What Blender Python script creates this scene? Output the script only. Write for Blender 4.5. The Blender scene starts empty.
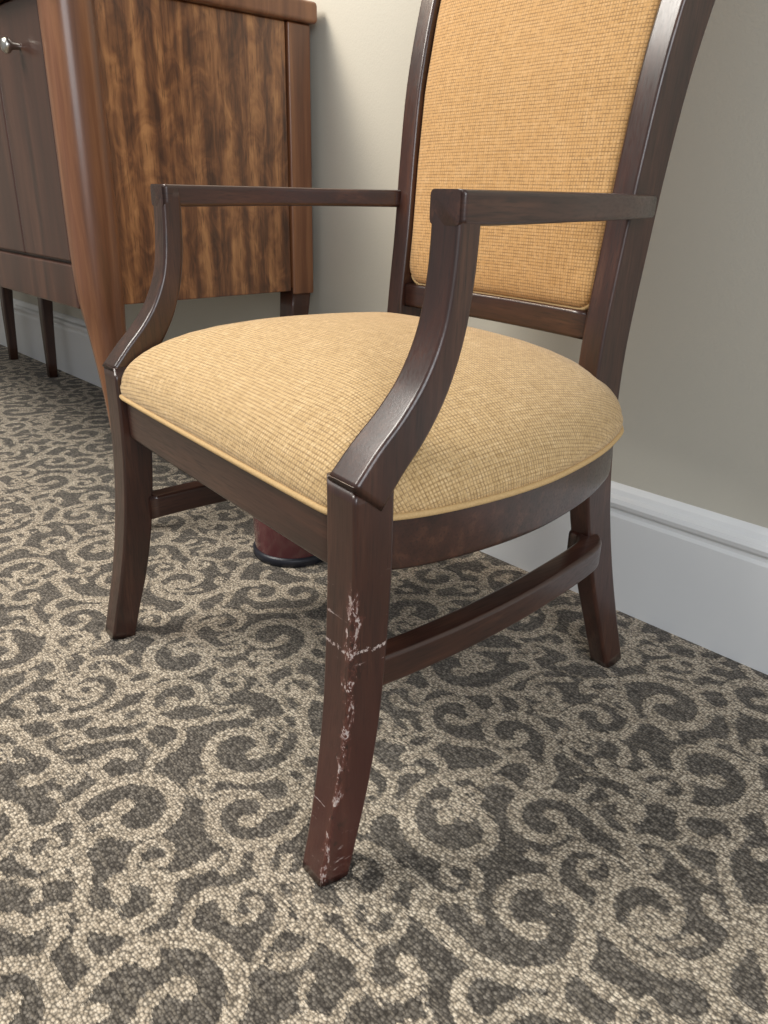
import bpy, math, random
import numpy as np
from mathutils import Vector, Matrix
random.seed(7); rng=np.random.RandomState(11)
S=bpy.context.scene
S.view_settings.view_transform='Standard'
S.view_settings.look='None'

# ------------------------------------------------------------ node helpers
def s2l(c):
    return tuple(((v/255)/12.92 if v/255<=.04045 else ((v/255+.055)/1.055)**2.4) for v in c)+(1.0,)
class M:
    def __init__(s,name):
        s.m=bpy.data.materials.new(name); s.m.use_nodes=True
        s.nt=s.m.node_tree; s.n=s.nt.nodes; s.l=s.nt.links
        s.b=s.n['Principled BSDF']
    def node(s,t,**k):
        n=s.n.new(t)
        for a,v in k.items():
            if a.startswith('i_'): n.inputs[a[2:].replace('_',' ')].default_value=v
            else: setattr(n,a,v)
        return n
    def link(s,a,b): s.l.new(a,b)
    def coord(s,scale=(1,1,1),out='Object',rot=(0,0,0),src=None):
        mp=s.node('ShaderNodeMapping')
        mp.inputs['Scale'].default_value=scale; mp.inputs['Rotation'].default_value=rot
        if src is None:
            tc=s.node('ShaderNodeTexCoord'); src=tc.outputs[out]
        s.link(src,mp.inputs['Vector']); return mp.outputs[0]
    def noise(s,vec,scale=5,detail=4,rough=.5,dist=0):
        n=s.node('ShaderNodeTexNoise'); n.inputs['Scale'].default_value=scale
        n.inputs['Detail'].default_value=detail; n.inputs['Roughness'].default_value=rough
        n.inputs['Distortion'].default_value=dist
        s.link(vec,n.inputs['Vector']); return n.outputs['Fac']
    def vor(s,vec,scale=5,rand=1,out='Distance'):
        n=s.node('ShaderNodeTexVoronoi'); n.inputs['Scale'].default_value=scale
        n.inputs['Randomness'].default_value=rand
        s.link(vec,n.inputs['Vector']); return n.outputs[out]
    def math(s,op,a,b=None,c=None,clamp=False):
        n=s.node('ShaderNodeMath',operation=op); n.use_clamp=clamp
        for i,v in enumerate((a,b,c)):
            if v is None: continue
            if isinstance(v,(int,float)): n.inputs[i].default_value=v
            else: s.link(v,n.inputs[i])
        return n.outputs[0]
    def rng(s,v,a,b,c=0,d=1):
        n=s.node('ShaderNodeMapRange'); s.link(v,n.inputs[0])
        for i,x in zip((1,2,3,4),(a,b,c,d)): n.inputs[i].default_value=x
        return n.outputs[0]
    def ramp(s,v,stops):
        n=s.node('ShaderNodeValToRGB'); s.link(v,n.inputs[0])
        e=n.color_ramp.elements
        while len(e)<len(stops): e.new(.5)
        for i,(p,c) in enumerate(stops): e[i].position=p; e[i].color=c
        return n.outputs[0]
    def mix(s,f,a,b,blend='MIX'):
        n=s.node('ShaderNodeMix',data_type='RGBA',blend_type=blend)
        for i,v in ((0,f),(6,a),(7,b)):
            if isinstance(v,(int,float,tuple)): n.inputs[i].default_value=v
            else: s.link(v,n.inputs[i])
        return n.outputs[2]
    def bump(s,h,strength=.3,dist=.002):
        n=s.node('ShaderNodeBump'); n.inputs['Strength'].default_value=strength
        n.inputs['Distance'].default_value=dist; s.link(h,n.inputs['Height'])
        s.link(n.outputs[0],s.b.inputs['Normal'])
    def col(s,c):
        if isinstance(c,tuple): s.b.inputs['Base Color'].default_value=c
        else: s.link(c,s.b.inputs['Base Color'])
    def set(s,**k):
        for a,v in k.items():
            i=s.b.inputs[a.replace('_',' ')]
            if isinstance(v,(int,float,tuple)): i.default_value=v
            else: s.link(v,i)

# ------------------------------------------------------------ materials
def chair_wood(name,axis,scuff=False):
    m=M(name)
    sc={'z':(60,60,4),'y':(60,4,60),'x':(4,60,60)}[axis]
    v=m.coord(sc)
    g=m.noise(v,1.0,5,.6,.4)
    v2=m.coord(tuple(x*6 for x in sc)); g2=m.noise(v2,1.0,2,.6)
    big=m.noise(m.coord((7,7,7)),1.0,2)
    c=m.ramp(g,[(.25,s2l((36,21,17))),(.55,s2l((58,34,26))),(.8,s2l((88,57,42)))])
    c=m.mix(m.rng(g2,.5,.72,0,.7),c,s2l((25,15,13)))
    c=m.mix(m.rng(big,.45,.72,0,.3),c,s2l((72,36,27)))
    rough=m.rng(g2,.3,.8,.28,.44)
    if scuff:
        at=m.node('ShaderNodeAttribute',attribute_name='edge')
        sep=m.node('ShaderNodeSeparateXYZ'); m.link(m.coord(),sep.inputs[0])
        z=sep.outputs[2]
        low=m.rng(z,.345,.31)
        c=m.mix(m.rng(z,.36,.05,0,.5),c,s2l((82,38,35)))
        n1=m.noise(m.coord((60,60,30)),1.0,5,.75,.6)
        n2=m.noise(m.coord((300,300,220)),1.0,2,.6)
        e=m.rng(at.outputs['Fac'],.45,1.0,-.26,.04)
        sm=m.math('ADD',m.math('ADD',n1,e),m.math('MULTIPLY',m.math('SUBTRACT',n2,.5),.16))
        mk=m.math('MULTIPLY',m.rng(sm,.57,.59,0,.9),low)
        n3=m.noise(m.coord((18,18,200)),1.0,4,.7)
        n4=m.noise(m.coord((30,30,12)),1.0,2,.5)
        band=m.math('MULTIPLY',m.rng(n3,.635,.655,0,.85),m.rng(n4,.49,.55))
        gz=m.math('ADD',z,m.math('MULTIPLY',m.math('SUBTRACT',n1,.5),.018))
        gl=m.math('LESS_THAN',m.math('ABSOLUTE',m.math('SUBTRACT',gz,.262)),.0015)
        gl=m.math('MULTIPLY',gl,m.rng(n2,.43,.5,0,.9))
        mk=m.math('MAXIMUM',mk,m.math('MULTIPLY',m.math('MAXIMUM',band,gl),low))
        soft=m.math('MULTIPLY',m.rng(sm,.49,.58,0,.5),low)
        c=m.mix(soft,c,s2l((116,66,56)))
        deep=m.math('MULTIPLY',m.rng(m.noise(m.coord((90,90,60)),1,3,.6),.6,.66,0,.7),m.math('MULTIPLY',low,m.rng(at.outputs['Fac'],.4,1.0)))
        c=m.mix(deep,c,s2l((24,15,14)))
        tone=m.ramp(n2,[(.35,s2l((132,104,98))),(.66,s2l((196,184,178)))])
        c=m.mix(mk,c,tone)
        rough=m.math('ADD',rough,m.math('MULTIPLY',mk,.4))
    m.col(c); m.set(Roughness=rough,Coat_Weight=.45,Coat_Roughness=.22,Specular_IOR_Level=.5)
    m.bump(g2,.12,.0008)
    return m.m

def cabinet_wood(name,kind):
    m=M(name)
    if kind=='stile':
        v=m.coord((40,40,2.5)); g=m.noise(v,1,5,.6,.3)
        c=m.ramp(g,[(.25,s2l((78,48,32))),(.5,s2l((112,71,46))),(.8,s2l((148,102,68)))])
    elif kind=='dark':
        v=m.coord((30,30,2.0)); g=m.noise(v,1,5,.6,.5)
        c=m.ramp(g,[(.25,s2l((44,26,20))),(.55,s2l((66,40,30))),(.85,s2l((94,62,46)))])
    else:
        # ribbon-figured veneer: fine vertical pores, wavy vertical flames and cross-mottle
        v=m.coord((70,70,2.2)); g=m.noise(v,1,5,.6,.3)
        wv=m.node('ShaderNodeTexWave',wave_type='BANDS',bands_direction='Y'); wv.inputs['Scale'].default_value=5.5
        wv.inputs['Distortion'].default_value=9; wv.inputs['Detail'].default_value=3; wv.inputs['Detail Scale'].default_value=1.6
        m.link(m.coord((1,1,.16)),wv.inputs['Vector'])
        vm=m.coord((26,26,13)); mot=m.noise(vm,1,3,.55,1.8)
        f=m.math('ADD',m.math('MULTIPLY',g,.36),m.math('ADD',m.math('MULTIPLY',mot,.36),m.math('MULTIPLY',m.rng(wv.outputs['Fac'],0,1,.3,.7),.28)))
        c=m.ramp(f,[(.37,s2l((66,40,26))),(.46,s2l((102,65,41))),(.54,s2l((138,93,58))),(.65,s2l((178,128,82)))])
        pv=m.noise(m.coord((330,330,30)),1,2)
        c=m.mix(m.rng(pv,.56,.68,0,.5),c,s2l((56,32,21)))
    m.col(c); m.set(Roughness=.36,Coat_Weight=.4,Coat_Roughness=.2)
    return m.m

def fabric(name,vertical=False,warm=0.0,attr=None):
    m=M(name)
    src=None
    if attr:
        src=m.node('ShaderNodeAttribute',attribute_name=attr).outputs['Vector']
    v=m.coord(src=src)
    wob=m.noise(v,9,2)
    sep=m.node('ShaderNodeSeparateXYZ'); m.link(v,sep.inputs[0])
    X=sep.outputs[0]; Y=sep.outputs[2] if vertical else sep.outputs[1]
    X=m.math('ADD',X,m.math('MULTIPLY',wob,.003)); Y=m.math('ADD',Y,m.math('MULTIPLY',wob,.003))
    P=.0041
    def lines(c): return m.rng(m.math('SINE',m.math('MULTIPLY',c,2*math.pi/P)),.05,.9)
    lx=lines(X); ly=lines(Y)
    brk=m.rng(m.noise(m.coord((190,190,190),src=src),1,2),.35,.6)
    grid=m.math('MULTIPLY',m.math('MAXIMUM',m.math('MULTIPLY',lx,.8),ly),m.math('ADD',m.math('MULTIPLY',brk,.6),.4))
    strx=m.noise(m.coord((420,30,30),src=src),1,2); stry=m.noise(m.coord((30,30,420) if vertical else (30,420,30),src=src),1,2)
    st=m.math('MULTIPLY',m.math('ADD',strx,stry),.5)
    base=m.ramp(st,[(.35,s2l((184,153,104))),(.52,s2l((205,174,125))),(.68,s2l((223,195,149)))])
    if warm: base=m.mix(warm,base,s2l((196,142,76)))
    c=m.mix(m.math('MULTIPLY',grid,.70),base,s2l((108,80,48)))
    m.col(c); m.set(Roughness=.85,Sheen_Weight=.12,Sheen_Roughness=.5)
    m.bump(m.math('SUBTRACT',1,grid),.3,.0006)
    return m.m

def carpet_mat():
    m=M('carpet_scroll_pile')
    at=m.node('ShaderNodeAttribute',attribute_name='sdf')
    v=m.coord()
    jit=m.noise(m.coord((170,300,150)),1,2,.6)
    jit2=m.noise(m.coord((14,240,16)),1,2,.6)
    d=m.math('ADD',at.outputs['Fac'],m.math('MULTIPLY',m.math('SUBTRACT',jit,.5),.008))
    d=m.math('ADD',d,m.math('MULTIPLY',m.math('SUBTRACT',jit2,.5),.012))
    mask=m.rng(d,.0010,-.0010)
    tuft=m.vor(m.coord((260,340,1)),1,.7)
    tcol=m.vor(m.coord((260,340,1)),1,.7,'Color')
    sp=m.node('ShaderNodeSeparateColor'); m.link(tcol,sp.inputs[0]); r=sp.outputs[0]
    dark=m.ramp(r,[(0,s2l((78,73,67))),(.5,s2l((106,100,92))),(1,s2l((140,133,123)))])
    lite=m.ramp(r,[(0,s2l((166,153,134))),(.5,s2l((202,188,167))),(1,s2l((228,215,194)))])
    rows=m.rng(m.noise(m.coord((26,330,1)),1,2,.6),.52,.60,0,.42)
    dark=m.mix(rows,dark,s2l((158,148,132)))
    rows2=m.rng(m.noise(m.coord((28,310,1)),1,2,.6),.58,.65,0,.5)
    lite=m.mix(rows2,lite,s2l((120,112,100)))
    c=m.mix(mask,dark,lite)
    gap=m.rng(tuft,.36,.72,0,.74)
    c=m.mix(gap,c,s2l((42,38,34)))
    m.col(c); m.set(Roughness=.95,Specular_IOR_Level=.15,Sheen_Weight=.1)
    h=m.math('SUBTRACT',m.math('MULTIPLY',mask,.8),tuft)
    m.bump(h,.9,.0024)
    return m.m

def paint(name,c,bump=.15,rough=.6):
    m=M(name); n=m.noise(m.coord((1,1,1)),260,3,.5)
    b=m.noise(m.coord(),1.5,2)
    m.col(m.mix(m.rng(b,.3,.7,0,.06),s2l(c),s2l(tuple(x*.9 for x in c))))
    m.set(Roughness=rough); m.bump(n,bump,.001); return m.m

WZ=chair_wood('mahogany_z','z'); WY=chair_wood('mahogany_y','y'); WX=chair_wood('mahogany_x','x')
WS=chair_wood('mahogany_scuffed','z',True)
CAB=cabinet_wood('figured_mahogany','fig'); CABD=cabinet_wood('dark_mahogany_front','dark'); CABS=cabinet_wood('mahogany_stile','stile')
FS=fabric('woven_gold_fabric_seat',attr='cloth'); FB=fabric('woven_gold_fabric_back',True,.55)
PIP=M('piping_fabric'); PIP.col(PIP.mix(PIP.noise(PIP.coord(),500,2),s2l((172,140,90)),s2l((208,178,130)))); PIP.set(Roughness=.8); PIP=PIP.m
WALL=paint('wall_paint_greige',(192,189,177),.35,.55); TRIM=paint('white_trim_paint',(228,231,232),.05,.35)

# ------------------------------------------------------------ mesh helpers
def mkobj(name,verts,faces,mat,parent=None,smooth=True,loc=None):
    me=bpy.data.meshes.new(name); me.from_pydata([tuple(v) for v in verts],[],faces); me.update()
    o=bpy.data.objects.new(name,me); S.collection.objects.link(o)
    if mat: me.materials.append(mat)
    if smooth:
        for p in me.polygons: p.use_smooth=True
    if parent: o.parent=parent
    import bmesh
    bm=bmesh.new(); bm.from_mesh(me); bmesh.ops.recalc_face_normals(bm,faces=bm.faces); bm.to_mesh(me); bm.free()
    return o
def wn(o):
    w=o.modifiers.new('wn','WEIGHTED_NORMAL'); w.weight=80
def empty(name,loc=(0,0,0),rz=0):
    e=bpy.data.objects.new(name,None); S.collection.objects.link(e)
    e.location=loc; e.rotation_euler=(0,0,rz); return e
def catmull(P,sub,closed=False):
    P=np.array(P,float); n=len(P); out=[]
    segs=n if closed else n-1
    for i in range(segs):
        if closed: p0,p1,p2,p3=P[(i-1)%n],P[i],P[(i+1)%n],P[(i+2)%n]
        else:
            p1,p2=P[i],P[i+1]; p0=P[i-1] if i>0 else 2*p1-p2; p3=P[i+2] if i+2<n else 2*p2-p1
        for k in range(sub):
            t=k/sub
            out.append(.5*((2*p1)+(-p0+p2)*t+(2*p0-5*p1+4*p2-p3)*t*t+(-p0+3*p1-3*p2+p3)*t**3))
    if not closed: out.append(P[-1])
    return np.array(out)
def rrect(w,h,r,seg=4):
    r=min(r,w/2*.98,h/2*.98); pts=[];tag=[]
    for ci,(sx,sy,a0) in enumerate(((1,1,0),(-1,1,90),(-1,-1,180),(1,-1,270))):
        for k in range(seg+1):
            a=math.radians(a0+90*k/seg)
            pts.append((sx*(w/2-r)+r*math.cos(a),sy*(h/2-r)+r*math.sin(a))); tag.append(ci)
    return pts,tag
def sweep(name,pts,mat,parent,side=(1,0,0),cr=.005,sub=5,edge_corner=None):
    P=catmull(pts,sub); n=len(P); side=Vector(side)
    V=[];F=[];E=[]
    for i in range(n):
        a=P[max(i-1,0)][:3]; b=P[min(i+1,n-1)][:3]
        T=Vector(b-a).normalized(); N=T.cross(side).normalized(); Sd=N.cross(T).normalized()
        ring,tag=rrect(P[i][3],P[i][4],cr)
        c=Vector(P[i][:3])
        for (s,h),t in zip(ring,tag):
            V.append(c+Sd*s+N*h); E.append(1.0 if t==edge_corner else 0.0)
    R=len(ring)
    for i in range(n-1):
        for k in range(R):
            F.append((i*R+k,i*R+(k+1)%R,(i+1)*R+(k+1)%R,(i+1)*R+k))
    F.append(tuple(range(R))[::-1]); F.append(tuple((n-1)*R+k for k in range(R)))
    o=mkobj(name,V,F,mat,parent)
    o.data.polygons[-1].use_smooth=False; o.data.polygons[-2].use_smooth=False
    if edge_corner is not None:
        at=o.data.attributes.new('edge','FLOAT','POINT'); at.data.foreach_set('value',np.array(E,dtype=np.float32))
    wn(o); return o
def box(name,lo,hi,mat,parent=None,bev=.003):
    x0,y0,z0=lo;x1,y1,z1=hi
    V=[(x0,y0,z0),(x1,y0,z0),(x1,y1,z0),(x0,y1,z0),(x0,y0,z1),(x1,y0,z1),(x1,y1,z1),(x0,y1,z1)]
    F=[(0,3,2,1),(4,5,6,7),(0,1,5,4),(1,2,6,5),(2,3,7,6),(3,0,4,7)]
    o=mkobj(name,V,F,mat,parent,True)
    if bev:
        b=o.modifiers.new('bev','BEVEL'); b.width=bev; b.segments=3; b.limit_method='ANGLE'
    wn(o); return o
def tube(name,pts,r,mat,parent,closed=True,seg=8):
    P=[Vector(p) for p in pts]; n=len(P); V=[];F=[]
    for i in range(n):
        a=P[(i-1)%n] if closed or i>0 else P[i]; b=P[(i+1)%n] if closed or i<n-1 else P[i]
        T=(b-a).normalized(); U=Vector((0,0,1)) if abs(T.z)<.9 else Vector((0,1,0))
        A=T.cross(U).normalized(); B=A.cross(T)
        for k in range(seg):
            t=2*math.pi*k/seg; V.append(P[i]+A*r*math.cos(t)+B*r*math.sin(t))
    for i in range(n if closed else n-1):
        j=(i+1)%n
        for k in range(seg): F.append((i*seg+k,i*seg+(k+1)%seg,j*seg+(k+1)%seg,j*seg+k))
    return mkobj(name,V,F,mat,parent)
def lathe(name,prof,mat,parent,seg=48,loc=(0,0,0)):
    V=[];F=[]
    for r,z in prof:
        for k in range(seg):
            t=2*math.pi*k/seg; V.append((loc[0]+r*math.cos(t),loc[1]+r*math.sin(t),loc[2]+z))
    for i in range(len(prof)-1):
        for k in range(seg): F.append((i*seg+k,i*seg+(k+1)%seg,(i+1)*seg+(k+1)%seg,(i+1)*seg+k))
    return mkobj(name,V,F,mat,parent)

# ------------------------------------------------------------ floor with scroll pattern distance field
STEP=.006; NT=155; T=STEP*NT
sdf=np.full((NT,NT),.05)
def stamp(pts,rad):
    W=9
    for (x,y),r in zip(pts,rad):
        ci=int(round(x/STEP)); cj=int(round(y/STEP))
        I=np.arange(ci-W,ci+W+1); J=np.arange(cj-W,cj+W+1)
        d=np.hypot(I[:,None]*STEP-x,J[None,:]*STEP-y)-r
        ix=np.ix_(I%NT,J%NT); sdf[ix]=np.minimum(sdf[ix],d)
def lookup(pts):
    I=np.round(pts[:,0]/STEP).astype(int)%NT; J=np.round(pts[:,1]/STEP).astype(int)%NT
    return sdf[I,J]
def scroll(sgn,L,R0,grow,flip):
    ds=.004; n=int(L/ds); h=0; p=np.zeros(2); out=[]; hs=[]
    for i in range(n):
        s=i*ds; k=sgn/(R0+grow*s)
        if s>flip: k=-sgn/.078*min(1,(s-flip)/.03)+k*max(0,1-(s-flip)/.03)
        out.append(p.copy()); hs.append(h)
        h+=k*ds; p=p+ds*np.array([math.cos(h),math.sin(h)])
    return np.array(out),np.array(hs)
def make_unit(scale):
    sgn=rng.choice([-1,1]); L=rng.uniform(.35,.49)*scale
    P,H=scroll(sgn,L,.0195*scale,.19,L*.74)
    n=len(P); t=np.linspace(0,1,n)
    rad=(.0066+.0036*np.sin(t*math.pi))*scale**.5; rad[:3]=.0108*scale**.5
    rad*=np.clip((1-t)*6,.3,1)
    allp=[P];allr=[rad]
    for f in (rng.uniform(.45,.55),rng.uniform(.64,.72),rng.uniform(.8,.9)):
        i=int(n*f); q,_=scroll(-sgn*(1 if f<.75 else -1),rng.uniform(.05,.10)*scale,.04,-.30,9)
        a=H[i]-sgn*rng.uniform(.4,.8)
        R=np.array([[math.cos(a),-math.sin(a)],[math.sin(a),math.cos(a)]])
        q=q@R.T+P[i]; tt=np.linspace(0,1,len(q))
        allp.append(q); allr.append((.0055+.0048*tt**1.5)*scale**.5)
    return np.vstack(allp),np.concatenate(allr)
for u in range(120):
    scale=1.04 if u<17 else (.8 if u<38 else (.5 if u<76 else .32))
    best=None
    for tr in range(40):
        P,R=make_unit(scale); a=rng.uniform(0,6.283)
        Rm=np.array([[math.cos(a),-math.sin(a)],[math.sin(a),math.cos(a)]])
        Q=P@Rm.T+rng.uniform(0,T,2)
        d=lookup(Q)-R; cost=np.mean(np.clip(.009-d,0,.03))
        if best is None or cost<best[0]: best=(cost,Q,R)
    if u>=38 and best[0]>.0075: continue
    stamp(best[1],best[2])
sdf-=.0003
X0,Y0=-4.9,-1.4
nx=int((1.6-X0)/STEP)+1; ny=int((1.13-Y0)/STEP)+1
gx,gy=np.meshgrid(np.arange(nx),np.arange(ny),indexing='ij')
co=np.zeros((nx*ny,3),np.float32); co[:,0]=(X0+gx*STEP).ravel(); co[:,1]=(Y0+gy*STEP).ravel()
val=sdf[(gx%NT),(gy%NT)].ravel().astype(np.float32)
idx=(gx*ny+gy)[:-1,:-1].ravel()
q=np.stack([idx,idx+ny,idx+ny+1,idx+1],1).astype(np.int32)
me=bpy.data.meshes.new('floor'); me.vertices.add(nx*ny); me.vertices.foreach_set('co',co.ravel())
nf=len(q); me.loops.add(nf*4); me.loops.foreach_set('vertex_index',q.ravel())
me.polygons.add(nf); me.polygons.foreach_set('loop_start',np.arange(0,nf*4,4,dtype=np.int32))
me.update(calc_edges=True)
at=me.attributes.new('sdf','FLOAT','POINT'); at.data.foreach_set('value',val)
me.materials.append(carpet_mat())
fl=bpy.data.objects.new('floor',me); S.collection.objects.link(fl)

# ------------------------------------------------------------ room
YW=1.114
box('wall_back',(-5.0,YW,0),(2.6,YW+.1,2.7),WALL,bev=0)
box('wall_left',(-5.0,-2.2,0),(-4.9,YW,2.7),WALL,bev=0)
prof=[(0,0),(-.019,0),(-.019,.166),(-.016,.172),(-.016,.178),(-.022,.184),(-.024,.191),(-.021,.198),(-.012,.202),(-.009,.210),(-.004,.216),(0,.218)]
def baseboard(name,x0,x1):
    V=[(x0,YW+a,b) for a,b in prof]+[(x1,YW+a,b) for a,b in prof]; n=len(prof)
    F=[(i,(i+1)%n,n+(i+1)%n,n+i) for i in range(n)]+[tuple(range(n)),tuple(range(n,2*n))]
    return mkobj(name,V,F,TRIM,None,False)
baseboard('baseboard_back',-4.9,2.5)

# ------------------------------------------------------------ armchair (local: x to the right arm, y to the back)
ch=empty('armchair',(-.7625,.4041,0),math.radians(-4.722))
def ypost(z):
    zs=[0,.08,.17,.27,.37,.48,.60,.70,.80,.90,1.0,1.08]; ys=[.562,.538,.514,.494,.484,.486,.499,.509,.523,.548,.582,.615]
    return float(np.interp(z,zs,ys))
def xpost(z):
    return float(np.interp(z,[0,.08,.17,.27,.37,.48,.60,.70,.80,.90,1.0,1.08],[.221,.215,.208,.202,.199,.197,.199,.203,.208,.214,.221,.226]))
for sg,nm in ((1,'right'),(-1,'left')):
    leg=[(.291,-.008,0,.037,.037),(.290,.004,.05,.038,.038),(.287,.018,.11,.040,.041),(.284,.030,.18,.042,.043),(.281,.038,.26,.044,.044),(.280,.042,.34,.045,.045),(.280,.042,.428,.045,.045)]
    sweep('front_leg_'+nm,[(sg*x,y,z,w,h) for x,y,z,w,h in leg],WS if sg>0 else WZ,ch,cr=.004,edge_corner=(3 if sg>0 else 2))
    sup=[(.280,.034,.412,.044,.042),(.281,.058,.441,.042,.040),(.283,.084,.470,.040,.037),(.285,.106,.504,.038,.033),(.287,.122,.548,.037,.029),(.289,.129,.600,.036,.028),(.290,.131,.658,.036,.028)]
    sweep('arm_support_'+nm,[(sg*(x+.002),y,z,w,h) for x,y,z,w,h in sup],WZ,ch,cr=.005)
    arm=[(.292,.1165,.649,.037,.028),(.292,.17,.649,.037,.028),(.283,.28,.650,.041,.026),(.255,.39,.650,.041,.025),(.219,.492,.650,.034,.025)]
    sweep('arm_rest_'+nm,[(sg*x,y,z,w,h) for x,y,z,w,h in arm],WY,ch,cr=.005)
    post=[]
    for z,w,h in ((0,.032,.038),(.08,.032,.042),(.17,.033,.047),(.27,.034,.051),(.37,.034,.054),(.48,.034,.054),(.60,.034,.054),(.70,.034,.054),(.80,.034,.055),(.90,.034,.056),(1.0,.034,.055),(1.08,.034,.052)):
        post.append((sg*xpost(z),ypost(z),z,w,h))
    sweep('back_post_'+nm,post,WZ,ch,cr=.005)
    st=[(.270,.05,.213,.036,.030),(.273,.12,.213,.036,.030),(.271,.20,.213,.036,.031),(.263,.29,.213,.036,.032),(.251,.37,.213,.036,.032),(.240,.43,.213,.036,.032),(.229,.466,.213,.036,.032),(.210,.485,.213,.036,.031),(.190,.487,.213,.036,.030)]
    sweep('side_stretcher_'+nm,[(sg*x,y,z,w,h) for x,y,z,w,h in st],WY,ch,side=(0,0,1),cr=.005)
half=[(.0,.0235),(.12,.0235),(.22,.0240),(.254,.026),(.276,.036),(.296,.062),(.310,.11),(.317,.18),(.315,.25),(.305,.31),(.290,.37),(.270,.425),(.243,.478),(.200,.512),(.11,.526)]
full=[(x,y) for x,y in half]+[(0,.528)]+[(-x,y) for x,y in half[::-1] if x>0]
O=catmull([(x,y,0) for x,y in full],6,True)[:,:2]; cen=np.array([0,.27]); n=len(O)
def rings(name,levels,mat,parent,capb=True,cloth=False):
    V=[];F=[]
    for r,z in levels:
        for p in O:
            d=p-cen
            if r>1: q=p+d/np.linalg.norm(d)*(r-1)
            else: q=cen+d*r
            V.append((q[0],q[1],z))
    for i in range(len(levels)-1):
        for k in range(n): F.append((i*n+k,i*n+(k+1)%n,(i+1)*n+(k+1)%n,(i+1)*n+k))
    if capb: F.append(tuple(range(n)))
    F.append(tuple((len(levels)-1)*n+k for k in range(n)))
    o=mkobj(name,V,F,mat,parent)
    if cloth:
        A=np.array(V).reshape(len(levels),n,3); U=np.zeros_like(A)
        arc=np.linalg.norm(A[-1,:,:2]-cen,axis=1); D=(O-cen)/np.linalg.norm(O-cen,axis=1)[:,None]
        U[-1,:,:2]=cen+D*arc[:,None]
        for i in range(len(levels)-2,-1,-1):
            arc=arc+np.linalg.norm(A[i]-A[i+1],axis=1); U[i,:,:2]=cen+D*arc[:,None]
        at=o.data.attributes.new('cloth','FLOAT_VECTOR','POINT'); at.data.foreach_set('vector',U.astype(np.float32).ravel())
    return o
lv=[(.985,.386),(1.0005,.388),(1.002,.396),(1.0022,.403)]
for r in (1.0,.996,.988,.975,.955,.93,.90,.86,.80,.72,.62,.5,.36,.2,.08):
    lv.append((r,.406+.038*(max(0,1-r**7))**.5+.064*(1-r**2.3)))
rings('seat_cushion',lv,FS,ch,cloth=True)
sr=rings('seat_rail',[(.978,.330),(.982,.332),(.984,.336),(.984,.386),(.97,.388)],WX,ch)
sr.data.polygons[-1].use_smooth=False; sr.data.polygons[-2].use_smooth=False; wn(sr)
pp=[]
for p in O:
    d=p-cen; d/=np.linalg.norm(d); q=p+d*.0015; pp.append((q[0],q[1],.3885))
tube('seat_piping',pp,.0034,PIP,ch)
# back frame + upholstery
brz=.508
sweep('back_lower_rail',[(-.19,ypost(brz)-.004,brz,.036,.032),(0,ypost(brz)+.008,brz,.036,.032),(.19,ypost(brz)-.004,brz,.036,.032)],WX,ch,side=(0,0,1),cr=.005)
sweep('back_top_rail',[(-.244,.617,1.085,.06,.05),(-.12,.630,1.10,.07,.045),(0,.634,1.105,.07,.045),(.12,.630,1.10,.07,.045),(.244,.617,1.085,.06,.05)],WX,ch,side=(0,0,1),cr=.012)
z0,z1,hw,cr=.526,1.062,.187,.028
out=[]
def arc(cx,cz,a0):
    for k in range(9):
        a=math.radians(a0+90*k/8); out.append((cx+cr*math.cos(a),cz+cr*math.sin(a)))
def seg(a,b,m):
    for k in range(1,m): out.append((a[0]+(b[0]-a[0])*k/m,a[1]+(b[1]-a[1])*k/m))
arc(hw-cr,z0+cr,-90); seg((hw,z0+cr),(hw,z1-cr),24); arc(hw-cr,z1-cr,0); seg((hw-cr,z1),(-hw+cr,z1),16)
arc(-hw+cr,z1-cr,90); seg((-hw,z1-cr),(-hw,z0+cr),24); arc(-hw+cr,z0+cr,180); seg((-hw+cr,z0),(hw-cr,z0),16)
OB=np.array([(x*(xpost(z)-.016)/hw,z) for x,z in out]); nb=len(OB); cb=np.array([0,(z0+z1)/2])
V=[];F=[]
lev=[(1.0,.028),(1.0,-.008),(.995,-.015),(.98,-.020),(.95,-.024),(.9,-.027),(.8,-.031),(.65,-.034),(.45,-.036),(.22,-.037),(.05,-.037)]
def ycurve(x,z): return ypost(z)+.010*(1-(x/.2)**2)
for r,dy in lev:
    for p in OB:
        qx,qz=cb+(p-cb)*r
        V.append((qx,ycurve(qx,qz)+dy,qz))
for i in range(len(lev)-1):
    for k in range(nb): F.append((i*nb+k,i*nb+(k+1)%nb,(i+1)*nb+(k+1)%nb,(i+1)*nb+k))
F.append(tuple(range(nb))); F.append(tuple((len(lev)-1)*nb+k for k in range(nb)))
mkobj('back_upholstery',V,F,FB,ch)
tube('back_piping',[(p[0]*.993,ycurve(p[0],p[1])-.012,p[1]) for p in OB],.0038,PIP,ch)

# ------------------------------------------------------------ sideboard
cb_=empty('sideboard',(0,0,0))
XR,XL,YF,YB=-1.396,-3.35,.567,1.09
def corner(name,cx,cy,sx=1):
    sweep(name,[(cx+.016*sx,cy+.016,0,.034,.034),(cx+.014*sx,cy+.013,.12,.044,.044),(cx+.010*sx,cy+.009,.28,.056,.056),(cx+.004*sx,cy+.003,.40,.068,.068),(cx,cy,.48,.080,.080),(cx,cy,.60,.084,.084),(cx,cy,.80,.084,.084),(cx,cy,.960,.084,.084)],CABS,cb_,cr=.034,sub=6)
corner('front_post_right',XR-.036,YF+.050); corner('front_post_left',XL+.040,YF+.050,-1)
for x in (XR-.03,XL+.045,XL+.45):
    sweep('rear_leg',[(x,YB-.06,0,.030,.030),(x,YB-.05,.25,.040,.040),(x,YB-.03,.46,.052,.052)],CABD,cb_,cr=.006)
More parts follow.
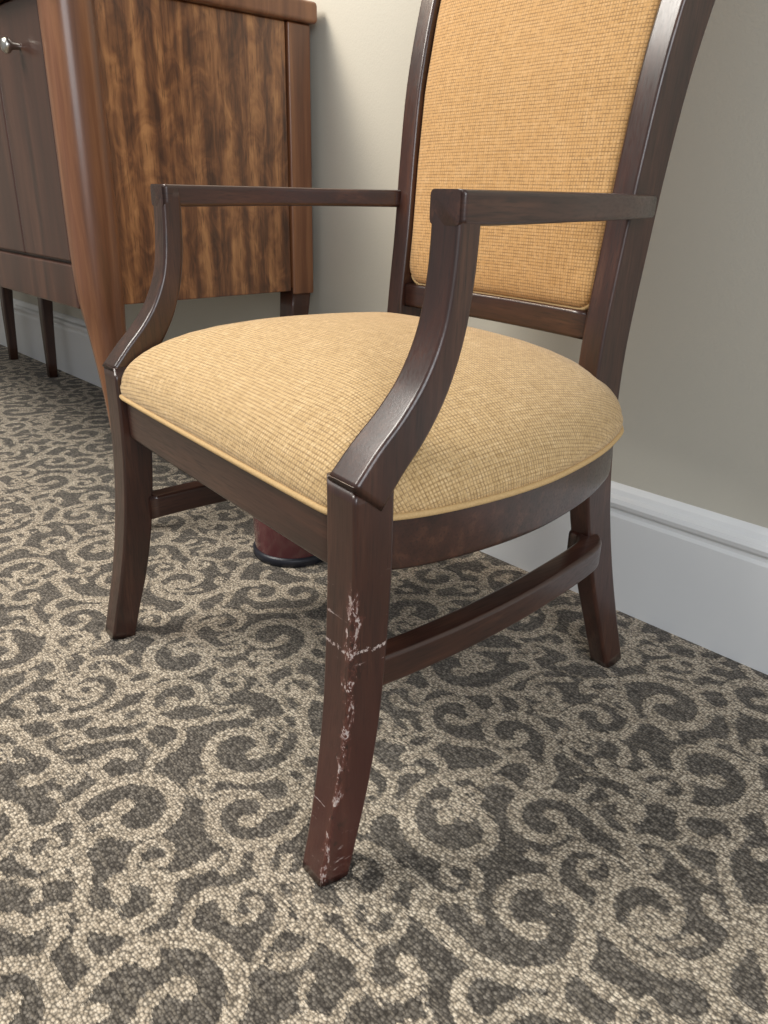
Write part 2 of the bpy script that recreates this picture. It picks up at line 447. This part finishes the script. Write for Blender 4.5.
box('rear_stile',(XR-.04,YB-.055,.448),(XR-.002,YB,.960),CABS,cb_,.004)
box('side_panel',(XR-.035,YF+.07,.455),(XR-.008,YB-.057,.960),CAB,cb_,.003)
box('side_panel_left',(XL+.008,YF+.07,.455),(XL+.035,YB,.960),CAB,cb_,.003)
box('carcass',(XL+.04,YF+.03,.465),(XR-.05,YB-.004,.955),CABD,cb_,.002)
box('bottom_rail',(XL+.08,YF+.014,.446),(XR-.06,YF+.05,.524),CABD,cb_,.004)
x=XR-.076
for i,wd in enumerate((.230,.46,.46,.46,.185)):
    box('door_panel',(x-wd+.003,YF+.018,.529),(x,YF+.045,.952),CABD,cb_,.004)
    kx=-1.575 if i==0 else x-wd/2
    k=lathe('knob',[(0.0001,-.03),(.009,-.029),(.013,-.024),(.012,-.018),(.006,-.012),(.005,0)],None,cb_,24)
    k.rotation_euler=(-math.pi/2,0,0); k.location=(kx,YF+.018,.880)
    x-=wd
km=M('brushed_nickel'); km.col(s2l((190,188,182))); km.set(Metallic=1.0,Roughness=.3)
kn=km.noise(km.coord(),80,2); km.bump(kn,.05,.0005)
for o in bpy.data.objects:
    if o.name.startswith('knob'):
        o.data.materials.clear(); o.data.materials.append(km.m)
box('top_slab',(XL-.015,YF-.015,.960),(XR+.012,YB+.01,.998),CABS,cb_,.008)

# ------------------------------------------------------------ wastebasket
wb=empty('wastebasket',(-1.122,.815,0)); wb.scale=(1.12,1.12,1)
wm=M('burgundy_lacquer'); wm.col(wm.mix(wm.noise(wm.coord((30,30,3)),1,3),s2l((76,36,40)),s2l((112,62,64)))); wm.set(Roughness=.25,Coat_Weight=.5)
bm_=M('black_rubber_rim'); bm_.col(bm_.mix(bm_.noise(bm_.coord(),60,2),s2l((22,24,32)),s2l((40,42,52)))); bm_.set(Roughness=.4)
lathe('body',[(.0001,.012),(.066,.012),(.067,.02),(.070,.12),(.076,.28),(.078,.284),(.075,.286),(.072,.28),(.064,.025),(.0001,.024)],wm.m,wb)
lathe('base_rim',[(.0001,0.0),(.068,0.0),(.071,.003),(.071,.014),(.068,.018),(.0001,.018)],bm_.m,wb)

# ------------------------------------------------------------ camera
cam=bpy.data.cameras.new('camera'); co_=bpy.data.objects.new('camera',cam); S.collection.objects.link(co_)
cam.sensor_fit='VERTICAL'; cam.sensor_height=36; cam.sensor_width=27; cam.lens=768.6/1024*36; cam.clip_start=.02
th,ro,ya=[math.radians(a) for a in (22.64,1.261,46.68)]
fw=Vector((-math.sin(ya)*math.cos(th),math.cos(ya)*math.cos(th),-math.sin(th)))
ri=Vector((math.cos(ya),math.sin(ya),0)); upv=ri.cross(fw)
r2=ri*math.cos(ro)+upv*math.sin(ro); u2=-ri*math.sin(ro)+upv*math.cos(ro)
mat=Matrix((r2,u2,-fw)).transposed().to_4x4(); mat.translation=Vector((0,0,.66)); co_.matrix_world=mat
S.camera=co_

# ------------------------------------------------------------ lights
def area(name,loc,target,size,sy,power,color):
    l=bpy.data.lights.new(name,'AREA'); l.shape='RECTANGLE'; l.size=size; l.size_y=sy; l.energy=power; l.color=color
    o=bpy.data.objects.new(name,l); S.collection.objects.link(o); o.location=loc
    o.rotation_euler=(Vector(target)-Vector(loc)).to_track_quat('-Z','Y').to_euler()
area('window_light',(1.9,-.9,1.7),(-.8,.5,.4),1.8,1.6,56,(.93,.96,1))
area('ceiling_light',(-2.0,-.7,2.5),(-1.0,.5,0),1.2,1.0,80,(1,.96,.89))
area('lamp_light',(-1.75,.55,1.75),(-1.0,1.1,.9),.3,.3,8,(1,.80,.60))
w=bpy.data.worlds.new('world'); S.world=w; w.use_nodes=True
w.node_tree.nodes['Background'].inputs[0].default_value=(.97,.97,1,1); w.node_tree.nodes['Background'].inputs[1].default_value=.38
